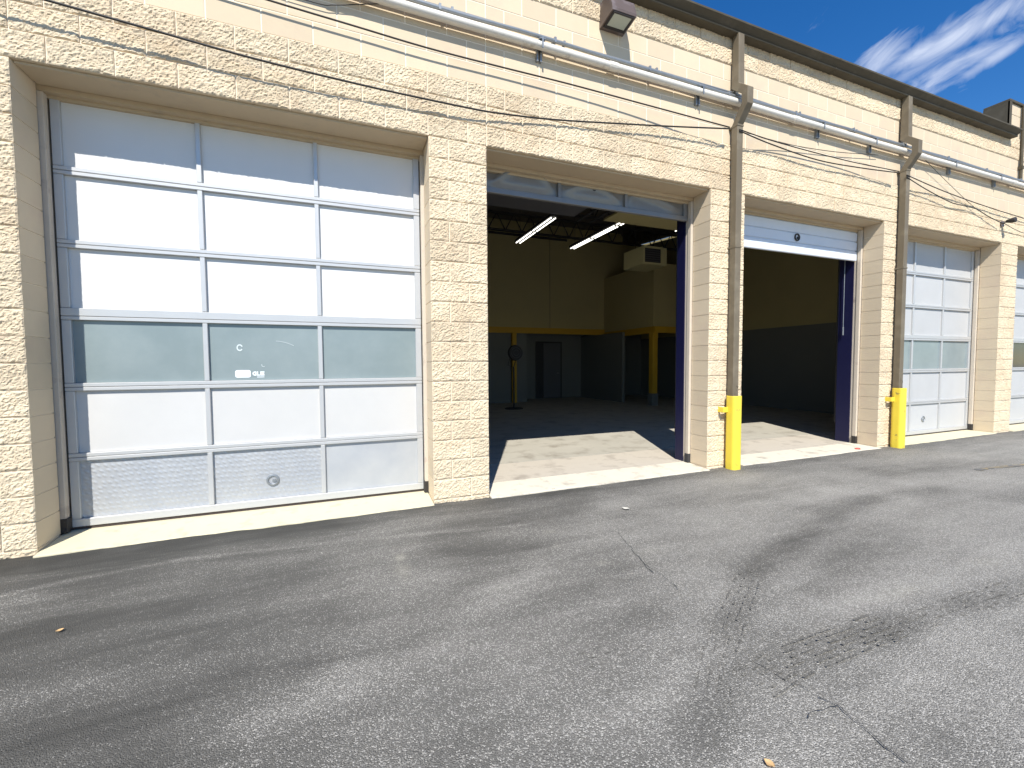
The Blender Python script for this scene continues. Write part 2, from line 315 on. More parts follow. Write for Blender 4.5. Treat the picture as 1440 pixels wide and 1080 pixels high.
def ribbon(px, wd, name, m, parent, z=.007, jit=.01, **k):
    pts = []
    raw = [atZ(x, y, -.03) for x, y in px]
    for a, b in zip(raw[:-1], raw[1:]):
        n = max(2, int((b-a).length/.03))
        pts += [a.lerp(b, i/n)+Vector((random.uniform(-jit, jit), random.uniform(-jit, jit), 0)) for i in range(n)]
    v = []; f = []
    for i, p in enumerate(pts):
        d = (pts[min(i+1, len(pts)-1)]-pts[max(i-1, 0)]).normalized(); q = Vector((-d.y, d.x, 0))*wd*random.uniform(.35, 1.0)
        for s in (-1, 1): v.append((p.x+q.x*s, p.y+q.y*s, gz(p.x)+z))
    for i in range(len(pts)-1): f.append((2*i, 2*i+1, 2*i+3, 2*i+2))
    return MB().add(v, f).build(name, m, parent, **k)
ribbon([(1150, 978), (1180, 992), (1215, 1020), (1245, 1048), (1290, 1085)], .0035, 'crack', 'crack', lot)
ribbon([(868, 748), (885, 768), (905, 792), (920, 808)], .003, 'crack', 'crack', lot)
def marks(px, n, gap, wd, keep):
    for j in range(n):
        raw = [atZ(x, y, -.03) for x, y in px]; o = (j-(n-1)/2)*gap; shift = []
        for i, p in enumerate(raw):
            d = (raw[min(i+1, len(raw)-1)]-raw[max(i-1, 0)]).normalized(); shift.append(p+Vector((-d.y, d.x, 0))*o)
        path = []
        for a, b in zip(shift[:-1], shift[1:]):
            k = max(2, int((b-a).length/.04)); path += [a.lerp(b, i/k) for i in range(k)]
        v = []; f = []
        for i, p in enumerate(path[:-1]):
            if random.random() > keep: continue
            q = path[i+1]; d = (q-p).normalized(); s_ = Vector((-d.y, d.x, 0)); w0 = wd*random.uniform(.4, 1.1); w1 = wd*random.uniform(.4, 1.1); b0 = len(v)
            for pt, ww in ((p, w0), (q-d*.002, w1)):
                for sg in (-1, 1): e = pt+s_*(ww*sg); v.append((e.x, e.y, gz(e.x)+.0065))
            f.append((b0, b0+1, b0+3, b0+2))
        if f:
            o_ = MB().add(v, f).build('tyre_mark', 'asphalt', lot); at_ = o_.data.attributes.new('wear', 'FLOAT', 'POINT'); at_.data.foreach_set('value', [.27]*len(v))
marks([(1060, 960), (1110, 930), (1200, 895), (1260, 873)], 6, .036, .007, .55)
marks([(1225, 897), (1310, 866), (1380, 842), (1445, 820)], 4, .040, .006, .45)
marks([(1000, 985), (1012, 915), (1052, 815), (1100, 772), (1150, 738)], 4, .045, .006, .35)
marks([(800, 935), (860, 915), (905, 895)], 3, .05, .006, .4)
ribbon([(1180, 992), (1150, 1000), (1128, 1012)], .0025, 'crack', 'crack', lot); ribbon([(905, 792), (940, 815), (965, 838)], .002, 'crack', 'crack', lot); ribbon([(1062, 930), (1100, 952), (1150, 978)], .002, 'crack', 'crack', lot)
ribbon([(1373, 662), (1395, 659), (1440, 655), (1500, 650)], .045, 'painted_stripe', 'stripe', lot, jit=.004)
# ------------------------------------------------------------------ concrete: thresholds and floor
XL, XR, XEND = -3.048, 14.1, 5*P
for i in range(5):
    x0 = i*P; n = 60; v = []; 
    for j in range(n+1):
        x = x0+.002+(OW-.004)*j/n; e = -.055-.018*vnoise(np.array([x*6]), np.array([i*3.]), 9)[0]-.008*random.random()
        zf = gz(x)+.010; v += [(x, e, -.12), (x, e, zf-.004), (x, e+.010, zf), (x, .378, 0.0), (x, .378, -.12)]
    f = []
    for j in range(n):
        for q in range(4): f.append((5*j+q, 5*j+5+q, 5*j+6+q, 5*j+1+q))
    f += [(0, 1, 2, 3, 4), tuple(5*n+q for q in (4, 3, 2, 1, 0))]
    MB().add(v, f).build('threshold_slab', 'conc' if i in (1, 2) else 'cream', kind='structure')
MB().box(-.55, 14.6, .400, 1.230, -.12, 0).build('concrete_floor', 'tan', kind='structure')
MB().box(-.55, 14.6, 1.250, 11.6, -.12, .0015).build('concrete_floor', 'floor', kind='structure')
# ------------------------------------------------------------------ the building
bld = thing('warehouse_building', 'long tan concrete block service garage with split-face bands, brown gutter and five bay doors', 'building')
core = MB()
def pillar_spans(): return [(XL, 0)]+[(i*P+OW, (i+1)*P) for i in range(5)]
for a, b in pillar_spans(): core.box(a+.011, b-.011, -.001, .280, -.2, 3.662)
core.box(XL, XEND-.005, -.001, .2835, 3.664, 21*H); core.box(XL, XEND-.005, .003, .283, 21*H+.0005, 26*H-.0005); core.box(XL, XEND-.005, -.001, .2835, 26*H, 5.686); core.box(14.06, XEND-.006, .0055, .30, 5.688, 6.30)
wall = core.build('block_wall', 'mortar', bld)
GX = np.linspace
def block_mesh(wd, rough, seed, depth):
    hw, hh = wd-.009, H-.008
    if rough:
        nxx, nzz = (45, 23) if wd > .3 else (23, 23)
        X, Z = np.meshgrid(GX(0, hw, nxx), GX(0, hh, nzz), indexing='ij')
        s = seed*17.3
        n = .26*vnoise(X*9+s, Z*11+s, seed)+.30*vnoise(X*44+Z*17+s, Z*52-X*14+s, seed+50)+.50*vnoise(X*88-Z*30+s, Z*96+X*25+s, seed+90)
        e = np.minimum(np.minimum(X, hw-X)/.012, np.minimum(Z, hh-Z)/.012); e = np.clip(e, 0, 1); e = e*(2-e)
        Y = -(.004+e*(.002+.023*(n-.22))) - .006*(1-e)*vnoise(X*60+s, Z*60+s, seed+7)
        X = X+(vnoise(X*40+s, Z*30, seed+3)-.5)*.006*(e > 0); Z = Z+(vnoise(X*40, Z*33+s, seed+4)-.5)*.005*(e > 0)
    else:
        nxx = nzz = 2; X, Z = np.meshgrid([.0025, hw-.0025], [.0025, hh-.0025], indexing='ij'); Y = np.full(X.shape, 0.)
    v = np.stack([X, Y, Z], -1).reshape(-1, 3).tolist(); ii = np.arange(nxx*nzz).reshape(nxx, nzz)
    f = np.stack([ii[:-1, :-1], ii[1:, :-1], ii[1:, 1:], ii[:-1, 1:]], -1).reshape(-1, 4).tolist()
    ring = list(ii[:, 0])+list(ii[-1, 1:])+list(ii[-2::-1, -1])+list(ii[0, -2:0:-1])
    b0 = len(v); m = len(ring)
    for r in ring:
        x, _, z = v[r]; x = min(max(x, 0), hw); z = min(max(z, 0), hh)
        if not rough: x = 0 if x < hw/2 else hw; z = 0 if z < hh/2 else hh
        v.append((x, .004, z))
    for r in range(m): v.append((v[b0+r][0], depth, v[b0+r][2]))
    for r in range(m):
        q = (r+1) % m
        f.append((ring[r], b0+r, b0+q, ring[q])); f.append((b0+r, b0+m+r, b0+m+q, b0+q))
    mb = MB().add(v, f)
    me = mb.mesh('block', 'rough' if rough else 'smooth')
    if rough: me.materials.append(M['smooth']); \
        [setattr(p, 'material_index', 1) for p in me.polygons if max(me.vertices[i].co.y for i in p.vertices) > .1]
    me.polygons.foreach_set('use_smooth', [False]*len(me.polygons))
    return me
lib = {}
def get_block(wd, rough, depth):
    big = wd > .3; key = (big, rough, depth > .2)
    if key not in lib: lib[key] = [block_mesh(BL if big else H, rough, 11+3*q+(100 if big else 0), depth) for q in range(9 if rough else 1)]
    return random.choice(lib[key])
blocks = []
for k in range(-1, 31):
    rough = k < 21 or k in (26, 27)
    if k < 18: spans = pillar_spans()
    elif k < 28: spans = [(XL, P), (P, 3*P), (3*P, XEND)]
    else: spans = [(14.06, XEND)]
    for a, b in spans:
        off = 0 if k % 2 else H
        cuts = [a]+[x for x in (off+BL*n for n in range(-10, 60)) if a+.05 < x < b-.05]+[b]
        for x0, x1 in zip(cuts[:-1], cuts[1:]):
            wd = x1-x0; me = get_block(wd, rough, .284 if k <= 18 else .10)
            sx = (wd-.009)/((BL if wd > .3 else H)-.009)
            blocks.append((me, (x0+.0045, 0, k*H+.004), sx, (x0+x1)/2, (k+.5)*H))
def area(b):
    ps = [project((b[3]+sx*.2, 0, b[4]+sz*.1)) for sx in (-1, 1) for sz in (-1, 1)]
    if any(q is None for q in ps): return 0
    X = [min(max(q[0], 0), 1440) for q in ps]; Y = [min(max(q[1], 0), 1080) for q in ps]
    if max(X)-min(X) < 1 or max(Y)-min(Y) < 1: return 0
    return (max(X)-min(X))*(max(Y)-min(Y))
blocks.sort(key=area, reverse=True)
for me, loc, sx, _, _ in blocks[:300]:
    o = link('block', me, wall, loc=loc); o.scale = (sx, 1, 1)
cache = {}; VV = []; FF = []; MI = []; off = 0
for me, loc, sx, _, _ in blocks[300:]:
    if me.name not in cache: cache[me.name] = (np.array([v.co[:] for v in me.vertices]), [list(p.vertices) for p in me.polygons], [p.material_index+(0 if me.materials[0] == M['rough'] else 1) for p in me.polygons])
    va, fa, mi = cache[me.name]
    VV.append(va*np.array([sx, 1, 1])+np.array(loc)); FF += [[i+off for i in q] for q in fa]; MI += mi; off += len(va)
me = bpy.data.meshes.new('block_field'); me.from_pydata(np.concatenate(VV).tolist(), [], FF)
for q in ('rough', 'smooth'): me.materials.append(M[q])
me.polygons.foreach_set('material_index', MI); link('block_field', me, wall, kind='stuff')
# lintels, door trim, boots
for i in range(5):
    a = i*P; b = a+OW
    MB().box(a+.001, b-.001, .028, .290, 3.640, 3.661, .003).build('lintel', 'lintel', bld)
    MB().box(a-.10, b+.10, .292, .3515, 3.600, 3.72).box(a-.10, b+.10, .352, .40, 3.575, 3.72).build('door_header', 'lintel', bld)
    for s, x in ((1, a), (-1, b)):
        fr = MB(); q = sorted((x-s*.10, x+s*.030)); fr.box(q[0], q[1], .292, .350, .12, 3.597, .004)
        q = sorted((x-s*.10, x+s*.018)); fr.box(q[0], q[1], .351, .398, .0, 3.574); fr.build('door_jamb', 'trim', bld)
    
    for s, x in ((1, a), (-1, b)):
        q = sorted((x-s*.01, x+s*.040)); bm_ = MB().box(q[0], q[1], .286, .353, .004, .125, .003)
        for zz in (.04, .095): bm_.lathe([(0, .004), (.006, .004), (.006, 0)], (x+s*.018, .286, zz), 'y', 8)
        bm_.build('jamb_boot', 'boot' if i != 1 else 'idark', bld)
# navy steel guards inside the two open bays
for i in (1, 2):
    x = i*P+OW; d = .545 if i == 1 else .62
    MB().box(x-.030, x+.10, .400, d, 0, 3.70).build('jamb_guard', 'navy', bld)
    x = i*P; MB().box(x-.10, x+.004, .402, d, 0, 3.70).build('jamb_guard', 'navy', bld)
# sectional doors
YF, YP = .354, .383
def shared(key, fn, _c={}):
    if key not in _c: _c[key] = fn()
    return _c[key]
def frame_piece(name, w_, h_): return shared((name, round(w_, 4), round(h_, 4)), lambda: MB().box(0, w_, YF, YF+.045, 0, h_, .004).mesh(name, 'drail'))
def panel_piece(w_, h_, m, seed=0):
    def fn():
        n = 12; mb = MB(); v = []; f = []
        for a_ in range(n+1):
            for b_ in range(7):
                x = w_*a_/n; z = h_*b_/6; e = min(a_, n-a_, 2*b_, 12-2*b_)/6.
                v.append((x, YP-.0025*e+.007*(vnoise(np.array([x*3+seed*7.1]), np.array([z*3.3]), seed)[0]-.5)*min(1, e*3), z))
        for a_ in range(n):
            for b_ in range(6): f.append((a_*7+b_, (a_+1)*7+b_, (a_+1)*7+b_+1, a_*7+b_+1))
        mb.add(v, f); mb.box(0, w_, YP+.006, YP+.02, 0, h_); return mb.mesh('panel', m, True)
    return shared(('p', round(w_, 4), round(h_, 4), m, seed), fn)
def cup(parent, x, z, y, m='galv', r=.058):
    MB().lathe([(r*.62, -.012), (r*.62, .004), (r*.72, .010), (r*.95, .008), (r, .002), (r, -.004)], (x, y, z), 'y', 28).lathe([(0, -.010), (r*.66, -.010)], (x, y, z), 'y', 20).lathe([(0, .004), (r*.28, .004), (r*.34, -.004)], (x+.012, y, z-.006), 'y', 14).build('lift_handle', m, parent, smooth=False)
def glazed_door(i, label, kick, glassm, z0=.012):
    x0 = i*P+.036; wd = OW-.072
    d = link('garage_door', MB().box(x0+.01, x0+wd-.01, .402, .425, z0, 3.60).mesh('garage_door', 'idark'), bld, label)
    sh = .5985; st = .062; mu = .040; pw = (wd-2*st-2*mu)/3
    for r in range(6):
        zb = z0+.012+r*sh; lo = .070 if r in (0, 3) else .036; hi = .034
        link('rail', frame_piece('rail', wd, lo-.003), d, loc=(x0, 0, zb+.0015)); link('rail', frame_piece('rail', wd, hi-.003), d, loc=(x0, 0, zb+sh-hi+.0015))
        px = [x0, x0+st+pw, x0+st+2*pw+mu, x0+wd-st]
        for q, x in enumerate(px):
            link('stile' if q in (0, 3) else 'mullion', frame_piece('stile' if q in (0, 3) else 'mullion', st if q in (0, 3) else mu, sh-lo-hi), d, loc=(x, .002, zb+lo))
        for q in range(3):
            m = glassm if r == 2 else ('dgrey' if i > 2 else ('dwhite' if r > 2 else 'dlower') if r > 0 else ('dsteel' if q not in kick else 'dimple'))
            if r == 2: pm = shared(('g', glassm), lambda: MB().box(0, pw, YP, YP+.006, 0, sh-lo-hi).mesh('glass_pane', glassm)); pm = pm if lo == .036 else pm
            else: pm = panel_piece(pw, sh-lo-hi, m, (r*3+q+i) % 5)
            link('glass_pane' if r == 2 else 'panel', pm, d, loc=(x0+st+q*(pw+mu), 0, zb+lo))
    MB().box(x0, x0+wd, .365, .40, .002, .023).build('bottom_seal', 'seal', d)
    return d, x0, pw, st, mu
d1, x0, pw, st, mu = glazed_door(0, 'closed white and aluminium sectional door of eighteen panels with a glazed row', (0, 1), 'glass')
cup(d1, 1.548, .271, YP-.004)
d4, *_ = glazed_door(3, 'closed panelled white door with pale glazing behind a brown downspout', (), 'glass'); cup(d4, 3*P+1.51, .30, YP-.004)
d5, *_ = glazed_door(4, 'closed panelled door with dark glazing beyond the last pier', (), 'glassd'); cup(d5, 4*P+.75, .30, YP-.004)
# stickers and smears on the first door's middle pane
YS = YP-.0025
def flat(pts, name, m, parent, y=YS): return MB().add([(x, y, z) for x, z in pts]+[(x, y+.0015, z) for x, z in pts], [tuple(range(len(pts)))]+[(i, (i+1) % len(pts), len(pts)+(i+1) % len(pts), len(pts)+i) for i in range(len(pts))]).build(name, m, parent)
def rrect(xa, xb, za, zb, r, n=5):
    o = []
    for cx_, cz_, a0 in ((xb-r, zb-r, 0), (xa+r, zb-r, 90), (xa+r, za+r, 180), (xb-r, za+r, 270)):
        for j in range(n): a = math.radians(a0+90*j/(n-1)); o.append((cx_+r*math.cos(a), cz_+r*math.sin(a)))
    return o
flat(rrect(1.262, 1.390, 1.281, 1.352, .018), 'sticker', 'sticker', d1)
mk = MB()
def ringseg(cx_, cz_, r0, r1, a0, a1, mb, sx=1., y=YS, n=14):
    v = []; 
    for j in range(n+1):
        a = math.radians(a0+(a1-a0)*j/n)
        for r in (r0, r1): v.append((cx_+sx*r*math.cos(a), y, cz_+r*math.sin(a)))
    mb.add(v, [(2*j, 2*j+1, 2*j+3, 2*j+2) for j in range(n)])
ringseg(1.424, 1.318, .010, .020, 90, 270, mk); mk.box(1.424, 1.437, YS-.0005, YS+.001, 1.298, 1.338); mk.box(1.441, 1.452, YS-.0006, YS+.001, 1.298, 1.338); mk.box(1.4521, 1.468, YS-.0004, YS+.001, 1.298, 1.308)
mk.box(1.470, 1.481, YS-.0005, YS+.001, 1.298, 1.338); mk.box(1.4812, 1.505, YS-.0003, YS+.001, 1.326, 1.338); mk.box(1.4812, 1.505, YS-.0003, YS+.001, 1.298, 1.309); mk.box(1.4812, 1.503, YS-.0003, YS+.001, 1.312, 1.322); mk.box(1.441, 1.503, YS-.0003, YS+.001, 1.281, 1.288)
mk.build('sticker', 'sticker', d1)
sm = MB(); ringseg(1.306, 1.565, .020, .033, 20, 330, sm, .8); sm.build('smear', 'smear', d1)
sm = MB(); ringseg(1.50, 1.40, .014, .018, 150, 300, sm); ringseg(1.60, 1.30, .33, .3335, 60, 88, sm, 1., YS); sm.build('smear', 'smear', d1)
# the dented door, lifted almost to the lintel
def dented_door():
    i = 1; x0 = i*P+.036; wd = OW-.072; zb = 3.345
    d = link('garage_door', MB().box(x0, x0+wd, YF, YF+.045, zb, zb+.062, .004).mesh('garage_door', 'dull'), bld, 'raised aluminium door with three badly dented panels')
    st, mu = .06, .04; pw = (wd-2*st-2*mu)/3; hh = .50
    for q, x in enumerate((x0, x0+st+pw, x0+st+2*pw+mu, x0+wd-st)): MB().box(x, x+(st if q in (0, 3) else mu), YF+.001, YF+.044, zb+.0625, zb+.60, .003).build('stile', 'dull', d)
    for q in range(3):
        nx_, nz_ = 40, 20; v = []; f = []
        for a in range(nx_+1):
            for b in range(nz_+1):
                u, t = a/nx_, b/nz_
                e = min(1, min(u, 1-u)*5)*min(1, t*6); e = e*e*(3-2*e)
                if q == 0: arc = math.exp(-((t-(.14+.42*math.sin(math.pi*min(1, max(0, (u-.12)/.86)))**.8))/.10)**2); dn = .035*arc+.03/(1+math.exp((t-.14-.42*math.sin(math.pi*min(1, max(0, (u-.12)/.86)))**.8)/.04))
                elif q == 1: lv = .12+.30*math.sin(math.pi*min(1, u/.95))**.9; dn = .028*math.exp(-((t-lv)/.07)**2)+.02/(1+math.exp((t-lv)/.04))
                else: lv = .08+.42*(1-u)**.6*min(1, u*7); dn = .030*math.exp(-((t-lv)/.09)**2)+.02*math.exp(-((u-.05)/.06)**2)
                v.append((u*pw, YP+.008-dn*e*.85+.002*math.sin(9*u+q), t*hh))
        for a in range(nx_):
            for b in range(nz_): f.append((a*(nz_+1)+b, (a+1)*(nz_+1)+b, (a+1)*(nz_+1)+b+1, a*(nz_+1)+b+1))
        link('panel', MB().add(v, f).mesh('panel', 'dull', True), d, loc=(x0+st+q*(pw+mu), 0, zb+.0625), label='dented aluminium panel')
    MB().lathe([(0, .0), (.03, .0), (.036, -.006)], (x0+st+pw*1.5+.05, YP-.014, zb+.24), 'y', 20).build('lift_handle', 'idark', d)
    for r in range(5): MB().box(x0, x0+wd, .78+r*.545, .78+r*.545+.535, 4.40, 4.44, .004).build('raised_section', 'idoor', d)
    MB().box(x0, x0+wd, .43, .47, 3.96, 4.2).build('raised_section', 'idoor', d)
    return d
dented_door()
def ribbed_door():
    i = 2; x0 = i*P+.036; wd = OW-.072; zb = 3.10
    prof = [(.40, zb), (.362, zb), (.358, zb+.01), (.358, zb+.055)]
    for z in (3.252, 3.405, 3.56): prof += [(.358, z-.006), (.382, z), (.382, z+.010), (.362, z+.022)]
    prof += [(.360, 3.71), (.40, 3.71)]
    d = link('garage_door', MB().prism(prof, x0, x0+wd).mesh('garage_door', 'drib'), bld, 'raised white steel roller section with three ribs')
    cup(d, 8.86, 3.345, .352, 'boot', .06)
    for r in range(5): MB().box(x0+.02, x0+wd-.02, .78+r*.545, .78+r*.545+.53, 4.40, 4.44, .004).build('raised_section', 'icream', d)
    MB().box(x0, x0+wd, .43, .47, 3.72, 4.2).build('raised_section', 'drib', d)
    MB().tube([(10.30, .52, 3.6), (10.30, .52, 2.0)], .006, 6).tube([(10.30, .52, 2.0), (10.30, .52, 1.86)], .012, 8).build('pull_rod', 'galv', d)
ribbed_door()
# gutter, downspouts, parapet, roof
gp = [(.0, 5.605), (-.118, 5.605), (-.124, 5.612), (-.126, 5.622), (-.112, 5.630), (-.140, 5.654), (-.182, 5.688), (-.186, 5.692), (-.187, 5.712), (-.180, 5.715), (-.176, 5.702), (-.12, 5.70), (.0, 5.74)]
gut = MB().prism(gp, XL, 14.115).build('gutter', 'gutter', bld)
for x in (1.2, 4.3, 8.9, 12.6): MB().prism([(y-.003 if y < 0 else y, z+(-.003 if z < 5.62 else .002)) for y, z in gp], x, x+.03).build('gutter_seam', 'gutter', gut)
MB().prism([(-.01, 5.735), (-.01, 5.765), (11.7, 6.72), (11.7, 6.69)], XL, 14.05).build('roof', 'roof', bld)
cp = MB(); cp.box(14.035, XEND+.02, -.03, .34, 6.30, 6.345, .004); cp.box(14.03, 14.058, -.028, .34, 5.75, 6.299); cp.box(14.03, 14.12, -.027, -.004, 5.716, 6.299)
cp.build('parapet_coping', 'gutter', bld)
def downspout(x, nm):
    path = [(-.085, 5.61), (-.085, 4.97), (-.232, 4.84), (-.232, 4.68), (-.088, 4.47), (-.088, .70)]
    v = []; hw, hd = .050, .047
    for j, (y, z) in enumerate(path):
        a = path[max(j-1, 0)]; b = path[min(j+1, len(path)-1)]
        d = Vector((0, b[0]-a[0], b[1]-a[1])).normalized(); n = Vector((0, d.z, -d.y))
        if n.y > 0: n = -n
        k = 1/max(.75, abs(Vector((0, path[min(j+1, len(path)-1)][0]-y, path[min(j+1, len(path)-1)][1]-z)).normalized().dot(d)) if j < len(path)-1 else 1)
        for sx, sn in ((-1, 1), (1, 1), (1, -1), (-1, -1)): p = Vector((x+sx*hw, y, z))+n*(sn*hd*k); v.append(p[:])
    f = []
    for j in range(len(path)-1):
        for q in range(4): f.append((4*j+q, 4*j+(q+1) % 4, 4*j+4+(q+1) % 4, 4*j+4+q))
    f += [(0, 1, 2, 3), tuple(4*(len(path)-1)+q for q in (3, 2, 1, 0))]
    d = link('downspout', MB().add(v, f).mesh('downspout', 'spout'), bld, None)
    bv = d.modifiers.new('bevel', 'BEVEL'); bv.width = .006; bv.segments = 2; bv.limit_method = 'ANGLE'
    for z in (4.45, 2.9): MB().box(x-.054, x+.054, -.140, -.004, z, z+.022).build('strap', 'spout', d)
    MB().box(x-.03, x+.03, -.1385, -.134, .98, 1.12).tube([(x+.01, -.142, 1.03), (x+.028, -.142, 1.06), (x+.01, -.142, 1.09)], .004, 6).build('strap', 'spout', d)
    return d
DS = (7.062, 10.712)
for x in DS: downspout(x, 0)
MB().tube([(14.52, -.04, 6.30), (14.52, -.04, 4.86)], .025, 10).box(14.49, 14.55, -.07, -.005, 5.10, 5.16).build('riser_pipe', 'gutter', bld)
# interior shell
def iw(*a, m='icream', n='interior_wall', c=0): return MB().box(*a, c).build(n, m, bld)
iw(-.70, -.55, .2, 11.7, -.1, 2.46, m='igrey'); MB().prism([(.29, 2.461), (11.6, 2.461), (11.6, 6.64), (.29, 5.70)], -.70, -.55).build('interior_wall', 'icream', bld)
iw(14.53, 14.66, .35, 11.7, -.1, 2.46, m='igrey'); MB().prism([(.35, 2.461), (11.6, 2.461), (11.6, 6.64), (.35, 5.70)], 14.535, 14.66).build('interior_wall', 'icream', bld)
iw(-.55, 12.6, 10.1, 10.3, 2.52, 6.55); iw(-.7, 14.66, 11.6, 11.75, -.1, 6.6, n='back_wall'); iw(12.6, 14.53, 11.4, 11.6, 2.4, 6.66)
iw(-.55, 8.45, 10.12, 10.28, 0, 2.519, m='igrey'); iw(8.451, 14.53, 11.36, 11.5, 0, 2.73, m='igrey'); iw(8.30, 8.4495, 10.281, 11.36, 0, 2.51, m='igrey')
iw(11.45, 11.56, 8.48, 11.36, 0, 2.51, m='igrey')
iw(-.55, 11.75, 10.05, 10.099, 2.515, 2.725, m='iyellow', n='beam')
iw(11.75, 14.53, 7.2, 10.3, 2.61, 4.70, n='bulkhead'); iw(11.72, 11.90, 7.10, 10.04, 2.40, 2.609, m='iyellow', n='beam'); iw(11.901, 14.53, 7.11, 7.29, 2.40, 2.608, m='iyellow', n='beam')
iw(11.62, 11.82, 7.05, 7.25, .40, 2.399, m='iyellow', n='post', c=.01); iw(11.60, 11.84, 7.03, 7.27, 0, .399, m='igrey', n='post', c=.01)
iw(7.82, 7.99, 9.95, 10.05, 0, 2.514, m='iyellow', n='post', c=.008)
iw(-.55, 10.09, 10.05, 10.1, 5.98, 6.05, m='idark', n='beam')
dr = MB().box(9.36, 10.54, 11.33, 11.359, 0, 2.30).build('interior_door', 'idark', bld); MB().box(9.70, 10.46, 11.30, 11.329, .02, 2.23).build('door_leaf', 'idoor', dr); MB().tube([(10.36, 11.29, 1.02), (10.36, 11.25, 1.02), (10.27, 11.25, 1.02)], .012, 8).build('handle', 'galv', dr)
MB().box(9.383, 9.393, 10.09, 10.099, 2.73, 6.0).build('wall_joint', 'idark', bld)
for y in (3.9, 6.6, 9.2):
    mb = MB(); zt = 5.72+.08*y-.02; zb = zt-.62
    mb.box(-.5, 14.5, y-.06, y+.06, zt-.07, zt); mb.box(-.5, 14.5, y-.05, y+.05, zb, zb+.06)
    for j in range(25):
        xa = -.5+j*.6; mb.tube([(xa, y, zb+.03), (xa+.3, y, zt-.03), (xa+.6, y, zb+.03)], .022, 6)
    mb.build('roof_truss', 'idark', bld)
MB().prism([(.30, 5.70), (.30, 5.73), (11.65, 6.67), (11.65, 6.64)], -.54, 14.5).build('roof_deck', 'iceil', bld)
for i in (1, 2):
    for s in (0, 1):
        x = i*P+(-.15 if s == 0 else OW+.16)
        MB().tube([(x, .74, .3), (x, .74, 4.1), (x, .80, 4.32), (x, .98, 4.40), (x, 3.7, 4.40)], .022, 6).build('door_track', 'idark', bld)
# ------------------------------------------------------------------ things inside
fluor = [(6.86, 4.75, 2, 'twin-tube strip light over the first open bay with a bolted end bracket'), (8.60, 3.60, 3, 'long run of lit strip light beside the dark roof truss'), (10.34, 3.50, 1, 'short lit strip light glimpsed beside the navy guard')]
for x, y0, n, lb in fluor:
    t = thing('strip_light', lb, 'ceiling light', 'lit strip lights in the garage', (x, y0, 4.8))
    MB().box(-.09, .09, 0, n*1.15, .035, .10, .005).build('light_body', 'idark', t)
    for j in range(n):
        for s in (-.055, .055): MB().tube([(s, .05+j*1.15, .012), (s, 1.10+j*1.15, .012)], .0135, 10).build('lamp_tube', 'tube', t, smooth=True)
    for yy in (.2, n*1.15-.2): MB().tube([(0, yy, .10), (0, yy, 1.2)], .006, 5).build('hanger', 'idark', t)
ht = thing('unit_heater', 'beige box heater hung from the roof with dark louvred front', 'heater', None, (10.38, 6.0, 4.30))
hb = MB(); hb.box(0, .88, .02, .95, 0, .52, .012); hb.build('housing', 'heater', ht)
fr = MB(); fr.box(.0, .68, -.012, .019, .46, .52).box(.0, .68, -.012, .019, 0, .05).box(.0, .05, -.0125, .0185, .051, .459).box(.63, .68, -.0125, .0185, .051, .459); fr.build('front_frame', 'heater', ht)
MB().box(.051, .629, .004, .0195, .051, .459).build('grille_back', 'idark', ht)
for j in range(6): MB().box(.052, .628, -.008, .003, .085+j*.062, .095+j*.062).build('louvre', 'idoor', ht)
for xx in (.1, .78): MB().tube([(xx, .5, .52), (xx, .5, 1.7)], .008, 6).build('hanger', 'idark', ht)
fn = thing('pedestal_fan', 'black round fan on a tall stand before the yellow post', 'fan', None, (7.10, 8.0, 0))
MB().lathe([(0, .03), (.27, .03), (.29, .015), (.29, 0)], (0, 0, 0), 'z', 24).build('base', 'idark', fn)
MB().tube([(0, 0, .03), (0, 0, 1.30)], .026, 10).tube([(-.02, 0, 1.30), (-.20, -.02, 1.36), (-.12, -.02, 1.62)], .014, 8).tube([(.0, 0, 1.30), (.06, 0, 1.5)], .016, 8).build('pole', 'idark', fn)
fh = MB().lathe([(.0, .09), (.20, .08), (.245, .0), (.20, -.07), (0, -.09)], (.05, 0, 1.745), 'y', 28).build('fan_head', 'idark', fn)
for r in (.08, .15, .21): MB().lathe([(r, .094), (r+.006, .1), (r+.012, .094), (r+.006, .088)], (.05, 0, 1.745), 'y', 28, True).build('guard_ring', 'idoor', fh)
# ------------------------------------------------------------------ things on the outside wall
wl = thing('wall_light', 'brown wedge-shaped wall floodlight with glass lens under the gutter', 'wall light', None, (5.02, 0, 5.20))
MB().prism([(-.002, .0), (-.035, 0), (-.262, .032), (-.262, .062), (-.215, .21), (-.10, .262), (-.002, .262)], 0, .315).build('housing', 'bronze', wl)
def lens():
    a = Vector((-.085, .0062)); b = Vector((-.235, .0275)); mb = MB()
    mb.add([(.045, a.x, a.y-.007), (.270, a.x, a.y-.007), (.270, b.x, b.y-.007), (.045, b.x, b.y-.007), (.045, a.x, a.y+.01), (.270, a.x, a.y+.01), (.270, b.x, b.y+.01), (.045, b.x, b.y+.01)], [(0, 1, 2, 3), (4, 5, 6, 7), (0, 1, 5, 4), (1, 2, 6, 5), (2, 3, 7, 6), (3, 0, 4, 7)]); return mb
lens().build('lens', 'lens', wl)
lf = MB()
for x0_, x1_ in ((.02, .044), (.271, .295)): lf.prism([(-.06, .0025-.012), (-.250, .0295-.012), (-.250, .034), (-.06, .008)], x0_, x1_)
lf.prism([(-.055, .002-.012), (-.083, .006-.012), (-.083, .012), (-.055, .008)], .02, .295); lf.prism([(-.237, .028-.012), (-.255, .0305-.012), (-.255, .036), (-.237, .033)], .02, .295)
lf.build('lens_frame', 'boot', wl)
fl = thing('small_floodlight', 'small dark floodlight on a short arm at the pier top', 'floodlight', None, (13.95, 0, 4.0))
